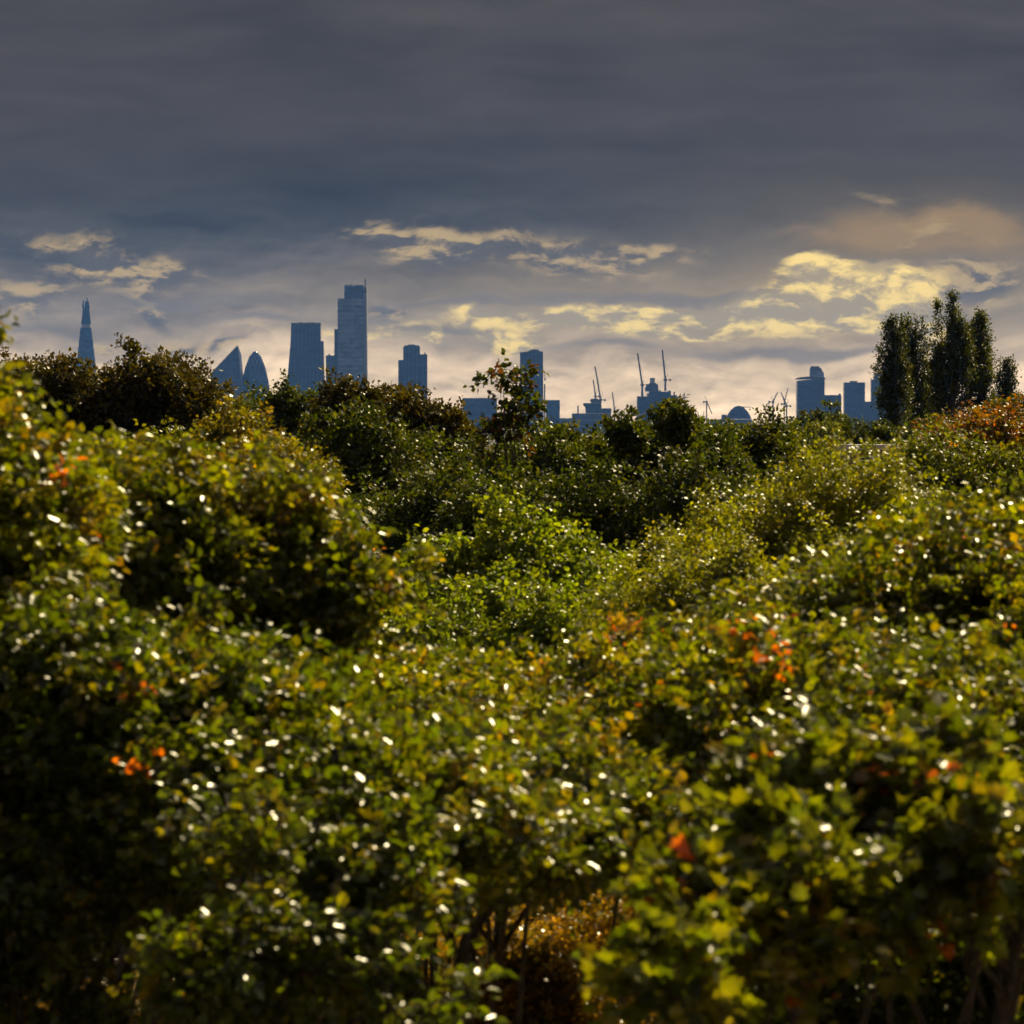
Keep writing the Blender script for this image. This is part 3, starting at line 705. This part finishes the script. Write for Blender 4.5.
T('broadleaf_tree', 'green tree with thin sprigs in front of the lantern tower', 'tree', 795, 430, 48, 175, 610, 'green', .13, 1300, group=GB, nlobe=12, stick=.14)
T('broadleaf_tree', 'leafy green sprig of a treetop poking up by the leaning cranes', 'tree', 627, 403, 14, 144, 450, 'green', .13, 60, nlobe=4, limbs=4, brs=30, trunk_r=.07, group=GB, per=6, length=.3)
T('broadleaf_tree', 'narrow knob shaped treetop poking up at the left corner of the jagged unfinished tower', 'tree', 678, 391, 15, 142, 440, 'green', .13, 75, nlobe=4, limbs=4, brs=30, trunk_r=.07, group=GB, per=6, length=.3)
T('broadleaf_tree', 'small dark treetop in front of the mushroom topped building site', 'tree', 560, 414, 20, 150, 460, 'dark', .13, 130, nlobe=5, limbs=5, brs=30, trunk_r=.08, group=GB, per=6, length=.35)
GA = 'autumn coloured trees'
T('maple_tree', 'tree with rusty orange leaves at the right edge below the poplars', 'tree', 985, 405, 72, 165, 520, 'autumn', .13, 1600, group=GA, nlobe=13, autumn=.14)
T('maple_tree', 'olive tree with scattered orange leaves left of the rusty orange tree', 'tree', 955, 428, 60, 150, 560, 'green', .12, 1200, group=GA, autumn=.02, acol=(.26, .12, .01))
T('golden_tree', 'golden yellow tree top at the foot of the slanted glass tower', 'tree', 232, 402, 36, 112, 560, 'gold', .1, 900, group=GA, nlobe=11, length=.4)
T('golden_tree', 'fine leaved yellow green tree behind the blurred left treetops', 'tree', 262, 440, 66, 84, 680, 'gold', .075, 2400, group=GA, nlobe=13, length=.32)
T('golden_tree', 'small tree with orange yellow leaves against the dark woods', 'tree', 330, 520, 38, 95, 660, 'gold', .08, 420, group=GA, autumn=.3, acol=(.42, .16, .01), length=.35)
# dark wood filling behind
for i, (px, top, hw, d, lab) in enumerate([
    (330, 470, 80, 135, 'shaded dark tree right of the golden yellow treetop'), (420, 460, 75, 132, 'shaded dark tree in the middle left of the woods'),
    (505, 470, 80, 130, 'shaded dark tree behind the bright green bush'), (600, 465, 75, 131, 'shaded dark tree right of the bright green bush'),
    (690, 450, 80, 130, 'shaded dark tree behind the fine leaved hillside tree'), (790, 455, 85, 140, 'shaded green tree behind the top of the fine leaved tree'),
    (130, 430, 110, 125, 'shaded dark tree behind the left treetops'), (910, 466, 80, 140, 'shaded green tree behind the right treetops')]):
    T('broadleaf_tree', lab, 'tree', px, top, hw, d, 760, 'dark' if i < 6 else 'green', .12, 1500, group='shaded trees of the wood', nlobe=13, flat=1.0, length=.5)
# lit middle ground
T('lime_tree', 'bright light green tree standing out against the dark wood', 'tree', 492, 548, 90, 98, 760, 'light', .1, 1900, group='bright trees in the middle', nlobe=18, length=.42, flat=.9, kind='leaf', stick=.2,
  lobes=[(425, 612, 34, 24, 0), (470, 585, 30, 26, .5), (512, 560, 26, 26, -.4), (545, 570, 22, 30, .4), (585, 592, 24, 24, 0), (500, 620, 60, 36, 0), (445, 625, 34, 20, -2.5), (530, 612, 34, 20, -2), (585, 630, 32, 18, -3), (480, 650, 36, 18, -4.5), (550, 655, 36, 18, -5), (420, 660, 30, 18, -4), (610, 655, 26, 16, -4), (490, 592, 20, 36, .3)], trunk_top=11)
T('lime_tree', 'bright light green tree joined to the right of the first bright one', 'tree', 560, 560, 50, 101, 760, 'light', .1, 900, group='bright trees in the middle', nlobe=10, length=.42, flat=1.2, kind='leaf', stick=.12)
T('birch_tree', 'small yellowish fine leaved bush right of the bright green tree', 'tree', 612, 612, 45, 88, 760, 'fine', .06, 900, group='bright trees in the middle', length=.28)
T('birch_tree', 'large fine leaved yellow green tree sloping down to the left', 'tree', 812, 452, 150, 92, 760, 'fine', .07, 5200, group='bright trees in the middle', nlobe=20, length=.36, flat=1.2, stick=.1)
T('birch_tree', 'fine leaved tree low on the left slope of the large yellow green tree', 'tree', 700, 535, 85, 86, 760, 'fine', .07, 2000, group='bright trees in the middle', nlobe=14, length=.33, flat=1.2, stick=.1)
T('birch_tree', 'fine leaved tree on the right shoulder of the large yellow green tree', 'tree', 935, 500, 90, 88, 740, 'green', .08, 2300, group='bright trees in the middle', nlobe=15, length=.36, flat=1.2, autumn=.01)
T('birch_tree', 'low bright shrub in the dip below the bright green tree', 'shrub', 400, 640, 70, 78, 800, 'light', .07, 1300, group='bright trees in the middle', length=.3, kind='leaf')
# near canopy
GF = 'near treetops out of focus'
def near(label, px, top, hw, d, bot, pal, leaf, n, depth, kind='leaf', **k):
    kw = dict(spread=.8, nlobe=20, length=.3, flat=1.25, twigs=4, per=7, twigwood=True, brs=140, limbs=12, trunk_r=.13)
    kw.update(k)
    T('broadleaf_tree', label, 'tree', px, top, hw, d, bot, pal, leaf, n, kind=kind, depth=depth, group=GF, **kw)
near('tall blurred treetop at the left edge reaching the skyline', -150, 350, 250, 44, 720, 'fore', .085, 2989, 1.0, autumn=.016)
near('blurred yellow green crown left of centre in front of the dark wood', 170, 445, 165, 50, 800, 'fore', .085, 3449, 1.1, autumn=.012)
near('blurred crown sloping down to the middle right of the left treetops', 250, 535, 130, 54, 840, 'fore', .085, 2070, 1.3, autumn=.008)
near('shaded leafy mass filling the lower left corner', 100, 600, 330, 42, 850, 'deep', .085, 4140, .9, autumn=.01)
near('wide flat canopy glittering across the middle foreground', 500, 652, 260, 54, 800, 'fore', .085, 5290, 2.8, autumn=.008, nlobe=22)
near('flat canopy nearer the viewer below the glittering middle canopy', 420, 715, 230, 42, 800, 'fore', .085, 4140, 2.2, autumn=.008, nlobe=20)
near('large canopy rising to the right edge of the view', 1110, 500, 300, 56, 760, 'fore', .085, 4830, 1.8, autumn=.012, nlobe=22)
near('canopy with scattered orange leaves right of centre', 800, 612, 250, 52, 760, 'fore', .085, 4600, 2.2, autumn=.016, nlobe=20)
near('near canopy at the right edge with orange tinted leaves', 1010, 610, 270, 43, 830, 'fore', .085, 3679, 1.8, autumn=.02, nlobe=18)
near('nearest large leaved sprays hanging at lower right', 850, 780, 150, 34, 960, 'fore', .115, 330, 1.0, kind='lobed', autumn=.04, brs=60, limbs=10,
     lobes=[(a, b, w, h, -(b - 780) * .013) for a, b, w, h in [(735, 870, 44, 16), (790, 835, 52, 14), (870, 805, 60, 13), (950, 820, 50, 13), (830, 890, 44, 14), (700, 925, 38, 16), (1000, 860, 44, 13), (900, 865, 36, 12), (760, 945, 36, 14), (690, 985, 34, 16)]])
near('low leafy growth filling the bottom right corner', 900, 950, 150, 46, 1100, 'deep', .085, 620, 1.0, brs=50, limbs=8, trunk_r=.07,
     lobes=[(a, b, w, h, -(b - 900) * .012) for a, b, w, h in [(840, 985, 44, 14), (930, 975, 44, 14), (1010, 990, 40, 14), (770, 1010, 40, 14), (880, 1020, 44, 14), (960, 1030, 44, 14), (1050, 960, 40, 14)]])
near('loose shaded sprays hanging at lower centre left', 290, 820, 120, 38, 960, 'deep', .09, 300, 1.0, brs=60, limbs=10,
     lobes=[(a, b, w, h, -(b - 830) * .012) for a, b, w, h in [(240, 850, 52, 15), (310, 880, 44, 15), (370, 850, 46, 13), (280, 930, 44, 16), (400, 905, 34, 14), (340, 960, 40, 14), (240, 985, 40, 14), (400, 1000, 36, 14)]])
near('dark leafy mass along the bottom left edge', 100, 900, 200, 40, 1100, 'deep', .09, 520, 1.0, brs=60, limbs=10,
     lobes=[(0, 890, 36, 34, 0), (-60, 930, 50, 50, 0), (310, 985, 30, 24, 0), (40, 1052, 50, 16, 0), (340, 1020, 50, 30, .2), (20, 980, 26, 24, 0)])
near('yellow green crown filling the dip between the left treetops', 300, 610, 150, 58, 800, 'fore', .085, 2200, 1.2, autumn=.08)
near('yellow green crown filling the dip at the right of the canopy', 900, 560, 170, 62, 740, 'fore', .085, 2400, 1.2, autumn=.1)

# undergrowth seen beneath the canopy
for i, (px, top, hw, d, pal, lab) in enumerate([
    (545, 940, 90, 54, 'amber', 'amber brown shrub at the bottom centre of the view'),
    (560, 850, 120, 62, 'amber', 'golden shrub seen beneath the middle canopy'), (700, 880, 110, 63.5, 'amber', 'olive gold shrub right of the golden one beneath the canopy'),
    (860, 890, 110, 65, 'fine', 'yellow green shrub beneath the dark bough at lower right'), (985, 880, 110, 62, 'fine', 'yellow green shrub at the lower right corner'),
    (420, 900, 90, 63.5, 'amber', 'brownish shrub at the bottom left of centre'), (240, 930, 70, 64, 'amber', 'golden brown shrub at the bottom right of the low wooden rail'), (-30, 900, 50, 66, 'amber', 'shaded shrub left of the low wooden rail')]):
    T('shrub', lab, 'shrub', px, top, hw * 1.3, d, 1120, pal, .05, 1500, group='undergrowth beneath the canopy', length=.24, trunk_r=.05, limbs=8, brs=40)

# big dark boughs crossing the lower right
def bough():
    rng = np.random.default_rng(77); d = 44
    x, y, _ = at(1090, 900, d); root = empty('oak_tree', (x, y, 0), 'dark thick bough reaching in from the right edge at lower right', 'tree')
    p = lambda a, b, dd=0: np.array(at(a, b, d + dd)) - np.array([x, y, 0])
    m = MB(); m.tube([(0, 0, -.1), (.05, 0, 4), (-.02, 0, 8), tuple(p(1085, 900)), tuple(p(1100, 780))], [.3, .25, .2, .15, .08], 12); m.build('trunk', BARK, root, True)
    m = MB()
    m.tube([p(1088, 940), p(1010, 931), p(950, 922, -.5), p(905, 905, -1), p(865, 893, -1.4), p(830, 900, -1.8)], [.085, .07, .06, .045, .03, .015], 8)
    m.tube([p(905, 905, -1), p(860, 930, -1), p(825, 955, -1)], [.03, .02, .01], 6)
    m.tube([p(980, 928), p(965, 960), p(985, 1010)], [.045, .04, .03], 6)
    m.build('bough', BARK, root, True)
    P = []
    for a, b, dd in [(830, 900, -1.8), (825, 955, -1), (865, 880, -1.4), (910, 890, -1), (1100, 780, 0), (1060, 820, .5), (1010, 900, .4)]:
        for k in range(6): P.append(p(a + rng.normal() * 22, b + rng.normal() * 16, dd + rng.normal() * .3) + np.array([x, y, 0]))
    P = np.array(P); o, _, _ = foliage(rng, root, P, unit(rng.normal(size=P.shape)), 4, 6, .28, .1, 'deep', 'leaf')
    o.location = (-x, -y, 0)
bough()
def bough2():
    rng = np.random.default_rng(78); d = 47
    x, y, _ = at(470, 1000, d); root = empty('oak_tree', (x, y, 0), 'dark forked bough slanting up at lower centre', 'tree')
    p = lambda a, b, dd=0: np.array(at(a, b, d + dd)) - np.array([x, y, 0])
    m = MB(); m.tube([(0, 0, -.1), (.05, 0, 4), (-.02, 0, 7.5), tuple(p(460, 980)), tuple(p(470, 930))], [.22, .18, .14, .1, .06], 10); m.build('trunk', BARK, root, True)
    m = MB(); m.tube([p(470, 930), p(500, 897, .3), p(545, 872, .6), p(590, 850, 1)], [.055, .045, .03, .012], 8); m.tube([p(470, 930), p(440, 900), p(425, 860)], [.04, .03, .012], 6)
    m.build('bough', BARK, root, True)
    P = []
    for a, b, dd in [(590, 850, 1), (545, 865, .6), (425, 860, 0), (440, 890, 0)]:
        for k in range(8): P.append(p(a + rng.normal() * 24, b + rng.normal() * 14, dd + rng.normal() * .3) + np.array([x, y, 0]))
    P = np.array(P); o, _, _ = foliage(rng, root, P, unit(rng.normal(size=P.shape)), 4, 6, .28, .1, 'fore', 'leaf')
    o.location = (-x, -y, 0)
bough2()

# ------------------------------------------------------------------ air
def haze():
    m, nt, out = new_mat('haze_air')
    v = nt.nodes.new('ShaderNodeVolumePrincipled')
    v.inputs['Color'].default_value = (0.12, 0.33, 1.0, 1)
    v.inputs['Density'].default_value = 0.000029
    v.inputs['Anisotropy'].default_value = 0.15
    nt.links.new(v.outputs[0], out.inputs['Volume'])
    b = MB(); b.box(-6200, 6200, -80, 16200, -1.5, 330); o = b.build('haze', m); o['kind'] = 'stuff'
    o['label'] = 'thin blue haze softening the distant skyline'; o['category'] = 'haze'
haze()

# ------------------------------------------------------------------ sun, sky, camera
SUN_EL, SUN_AZ = R(36), R(22)        # ahead of the camera, a little to the right
sd = bpy.data.lights.new('sun', 'SUN'); sd.energy = 5; sd.angle = R(0.6); sd.color = (1.0, 0.82, 0.46)
so = bpy.data.objects.new('sun', sd); link(so)
so.rotation_euler = (-(math.pi / 2 - SUN_EL), 0, -SUN_AZ)   # lamp shines from +Y down towards the camera

SKY_STOPS = [(0.0, (.069, .058, .054)), (.12, (.069, .055, .050)), (.195, (.058, .046, .041)), (.245, (.085, .074, .066)), (.285, (.165, .13, .097)),
             (.325, (.36, .27, .165)), (.355, (.90, .64, .37)), (.385, (1.38, .97, .55))]
def world():
    w = bpy.data.worlds.new('World'); scene.world = w; w.use_nodes = True; nt = w.node_tree
    w.cycles.sampling_method = 'NONE'
    for n in list(nt.nodes): nt.nodes.remove(n)
    N = nt.nodes.new; Lk = nt.links.new
    def inp(sock, v):
        if isinstance(v, (int, float)): sock.default_value = v
        else: Lk(v, sock)
    def M(op, a, b=0.0, c=None, clamp=False):
        n = N('ShaderNodeMath'); n.operation = op; n.use_clamp = clamp; inp(n.inputs[0], a); inp(n.inputs[1], b)
        if c is not None: inp(n.inputs[2], c)
        return n.outputs[0]
    def smooth(x, a, b, t0=0.0, t1=1.0):
        n = N('ShaderNodeMapRange'); n.interpolation_type = 'SMOOTHSTEP'; inp(n.inputs['Value'], x)
        n.inputs['From Min'].default_value = a; n.inputs['From Max'].default_value = b
        n.inputs['To Min'].default_value = t0; n.inputs['To Max'].default_value = t1; return n.outputs[0]
    def noise(u, v, su, sv, detail=8, rough=.55, seed=0.0, dist=0.0):
        c = N('ShaderNodeCombineXYZ'); Lk(M('MULTIPLY', u, su), c.inputs[0]); Lk(M('MULTIPLY', v, sv), c.inputs[1]); c.inputs[2].default_value = seed
        n = N('ShaderNodeTexNoise'); n.inputs['Scale'].default_value = 1; n.inputs['Detail'].default_value = detail
        n.inputs['Roughness'].default_value = rough; n.inputs['Distortion'].default_value = dist; Lk(c.outputs[0], n.inputs['Vector']); return n.outputs['Fac']
    def mixc(f, a, b):
        n = N('ShaderNodeMix'); n.data_type = 'RGBA'; inp(n.inputs['Factor'], f)
        for s, v in ((n.inputs['A'], a), (n.inputs['B'], b)):
            if isinstance(v, tuple): s.default_value = (*v, 1)
            else: Lk(v, s)
        return n.outputs['Result']
    tc = N('ShaderNodeTexCoord'); sp = N('ShaderNodeSeparateXYZ'); Lk(tc.outputs['Generated'], sp.inputs[0])
    X, Y, Z = sp.outputs
    az = M('ARCTAN2', X, Y)                 # 0 = straight ahead
    el = M('ARCSINE', Z)
    u0 = M('MULTIPLY_ADD', az, 5.75, .512)   # thousands of pixels, only a handy unit of angle
    v0 = M('MULTIPLY_ADD', el, -5.75, .425)
    wn = noise(u0, v0, 7, 16, 3, .5, 3.3)
    u = M('ADD', u0, M('MULTIPLY', M('SUBTRACT', wn, .5), .05)); v = M('ADD', v0, M('MULTIPLY', M('SUBTRACT', noise(u0, v0, 9, 12, 4, .5, 8.1), .5), .045))
    def blob(cu, cv, ru, rv, tilt=0.0):
        a = M('SUBTRACT', u, cu); b = M('SUBTRACT', v, M('MULTIPLY_ADD', a, tilt, cv))
        a = M('DIVIDE', a, ru); b = M('DIVIDE', b, rv)
        return M('EXPONENT', M('MULTIPLY', M('ADD', M('MULTIPLY', a, a), M('MULTIPLY', b, b)), -1.0))
    def add(*xs):
        r = xs[0]
        for x in xs[1:]: r = M('ADD', r, x)
        return r
    # overcast base, by elevation
    n1 = noise(u, v, 15, 36, 6, .6, 4.2)
    n2 = noise(M('ADD', u, -.005), M('ADD', v, -.009), 15, 36, 6, .6, 4.2)
    relief = M('SUBTRACT', n1, n2)
    nc = M('SUBTRACT', n1, .5)
    deck = M('SUBTRACT', noise(u, v, 2.4, 10, 5, .5, 5.5), .5)
    soft = M('SUBTRACT', noise(u, v, 5, 30, 4, .5, 1.0), .5)
    cr = N('ShaderNodeValToRGB'); E = cr.color_ramp; E.interpolation = 'B_SPLINE'
    stops = [(p, tuple(x / 2 for x in c)) for p, c in SKY_STOPS]      # a colour ramp stops at 1, so halve here and double below
    E.elements[0].position = 0; E.elements[0].color = (*stops[0][1], 1); E.elements[1].position = stops[-1][0]; E.elements[1].color = (*stops[-1][1], 1)
    for p, c in stops[1:-1]:
        e = E.elements.new(p); e.color = (*c, 1)
    Lk(add(v, M('MULTIPLY', soft, .05), M('MULTIPLY', deck, -.05)), cr.inputs[0]); base = cr.outputs[0]
    def scale(col, k):
        sc = N('ShaderNodeVectorMath'); sc.operation = 'SCALE'; Lk(col, sc.inputs[0]); inp(sc.inputs['Scale'], k); return sc.outputs[0]
    low = smooth(v, .16, .26)
    base = scale(scale(base, 2.0), add(1.0, M('MULTIPLY', deck, 1.3), M('MULTIPLY', soft, 1.0), M('MULTIPLY', M('MULTIPLY', relief, low), 1.3)))
    def bank(items, amp, lo, hi):
        """cloud banks: soft lumps placed by direction, their edges torn by the fractal noise"""
        f = add(*[M('MULTIPLY', blob(*b[:5]), b[5]) for b in items])
        return smooth(add(f, M('MULTIPLY', M('MULTIPLY', nc, amp), smooth(f, 0, .35))), lo, hi)
    base = mixc(M('MULTIPLY', blob(.92, .275, .26, .085), .42), base, (.42, .29, .13))
    base = mixc(M('MULTIPLY', blob(.76, .312, .36, .045), .48), base, (.66, .45, .18))
    # warm veil where the sun is behind thin cloud
    veil = bank([(.915, .238, .115, .023, .05, 1.3), (.97, .222, .06, .02, 0, .9)], 1.4, .1, 1.25)
    base = mixc(M('MULTIPLY', veil, .95), base, (.38, .235, .085))
    # cream topped grey banks
    items = [(.10, .262, .06, .024, .2, 1.1), (.155, .272, .05, .014, .15, .9), (.03, .30, .04, .02, 0, .7), (.158, .315, .018, .016, .9, 1.25),
             (.40, .243, .06, .022, .15, .95), (.48, .252, .05, .018, 0, .9), (.58, .262, .07, .016, .1, .95), (.215, .343, .035, .006, 0, 1.1), (.385, .313, .022, .011, 0, 1.0),
             (.66, .25, .05, .012, 0, .6), (.945, .275, .06, .03, 0, 1.0), (.985, .29, .03, .02, 0, .9), (.9, .21, .04, .02, .3, .5), (.47, .345, .08, .008, 0, .7), (.12, .345, .12, .006, 0, .7)]
    cream = bank(items, 2.8, .12, 1.1)
    shade = smooth(add(relief, M('MULTIPLY', soft, .1)), -.06, .09)
    base = mixc(M('MULTIPLY', cream, .85), base, mixc(shade, (.135, .115, .098), (.66, .455, .19)))
    # bright broken strip under the sun
    items = [(.815, .272, .035, .016, .1, 1.15), (.86, .287, .045, .016, .12, 1.25), (.81, .298, .04, .012, 0, 1.1), (.72, .317, .13, .013, -.02, 1.4), (.87, .318, .09, .014, -.05, 1.35), (.90, .285, .05, .018, .1, 1.0), (.575, .320, .028, .009, 0, 1.3),
             (.63, .314, .035, .012, .1, 1.1), (.50, .318, .05, .009, .05, .9), (.42, .335, .07, .010, .1, .85), (.67, .335, .05, .006, 0, 1.1), (.30, .335, .05, .006, 0, .7), (.93, .33, .05, .014, 0, .7), (.51, .338, .03, .012, .1, .8)]
    strip = bank(items, 2.8, .12, 1.05)
    hot = smooth(add(relief, M('MULTIPLY', nc, .2), M('MULTIPLY', strip, .02)), -.06, .14)
    base = mixc(M('MULTIPLY', strip, .95), base, mixc(hot, (.50, .38, .21), (1.32, .93, .27)))
    # flat dark bars of stratus
    bars = bank([(.80, .352, .17, .0075, -.03, 1.1), (.64, .298, .14, .007, 0, 1.1), (.46, .306, .10, .005, 0, .9), (.18, .302, .16, .009, 0, .95), (.60, .347, .08, .005, 0, .9),
                 (.30, .322, .16, .006, 0, .8), (.95, .312, .05, .010, 0, .7), (.44, .331, .10, .004, 0, .8), (.06, .332, .08, .006, 0, .8), (.52, .375, .05, .008, 0, .4), (.88, .268, .03, .012, 0, .9)], 1.5, .3, .95)
    base = mixc(M('MULTIPLY', bars, .68), base, (.24, .195, .155))
    hi = N('ShaderNodeVectorMath'); hi.operation = 'SCALE'; Lk(base, hi.inputs[0]); Lk(smooth(el, .12, .9, 1, 3.0), hi.inputs['Scale']); base = hi.outputs[0]
    # physical sky filtering through the cloud
    sky = N('ShaderNodeTexSky'); sky.sky_type = 'NISHITA'; sky.sun_disc = False; sky.sun_elevation = SUN_EL; sky.sun_rotation = SUN_AZ
    sky.air_density = 1.0; sky.dust_density = 1.0
    bg1 = N('ShaderNodeBackground'); Lk(base, bg1.inputs['Color']); bg1.inputs['Strength'].default_value = 0.8
    bg2 = N('ShaderNodeBackground'); Lk(sky.outputs[0], bg2.inputs['Color']); bg2.inputs['Strength'].default_value = 0.06
    mx = N('ShaderNodeMixShader'); Lk(M('MULTIPLY', smooth(el, .12, .5), .25), mx.inputs[0]); Lk(bg1.outputs[0], mx.inputs[1]); Lk(bg2.outputs[0], mx.inputs[2])
    out = N('ShaderNodeOutputWorld'); Lk(mx.outputs[0], out.inputs['Surface'])
world()

cam = bpy.data.cameras.new('camera'); co = bpy.data.objects.new('camera', cam); link(co); scene.camera = co
co.location = (0, 0, CAMZ); co.rotation_euler = (R(90), 0, 0)
cam.sensor_width = 36; cam.lens = F / 1024 * 36; cam.shift_y = -(512 - EYE) / 1024
cam.clip_start = 0.5; cam.clip_end = 40000
cam.dof.use_dof = True; cam.dof.focus_distance = 260; cam.dof.aperture_fstop = 5.0; cam.dof.aperture_blades = 0

scene.render.engine = 'CYCLES'
c = scene.cycles
c.use_light_tree = False; c.max_bounces = 3; c.diffuse_bounces = 2; c.glossy_bounces = 2; c.transmission_bounces = 4; c.volume_bounces = 0; c.transparent_max_bounces = 8
c.sample_clamp_indirect = 4
c.use_adaptive_sampling = True; c.adaptive_threshold = 0.03; c.adaptive_min_samples = 8
vs = scene.view_settings
vs.view_transform = 'Standard'; vs.look = 'None'; vs.gamma = 1; vs.use_curve_mapping = False; vs.exposure = 0.35
scene.render.resolution_x = 1024; scene.render.resolution_y = 1024
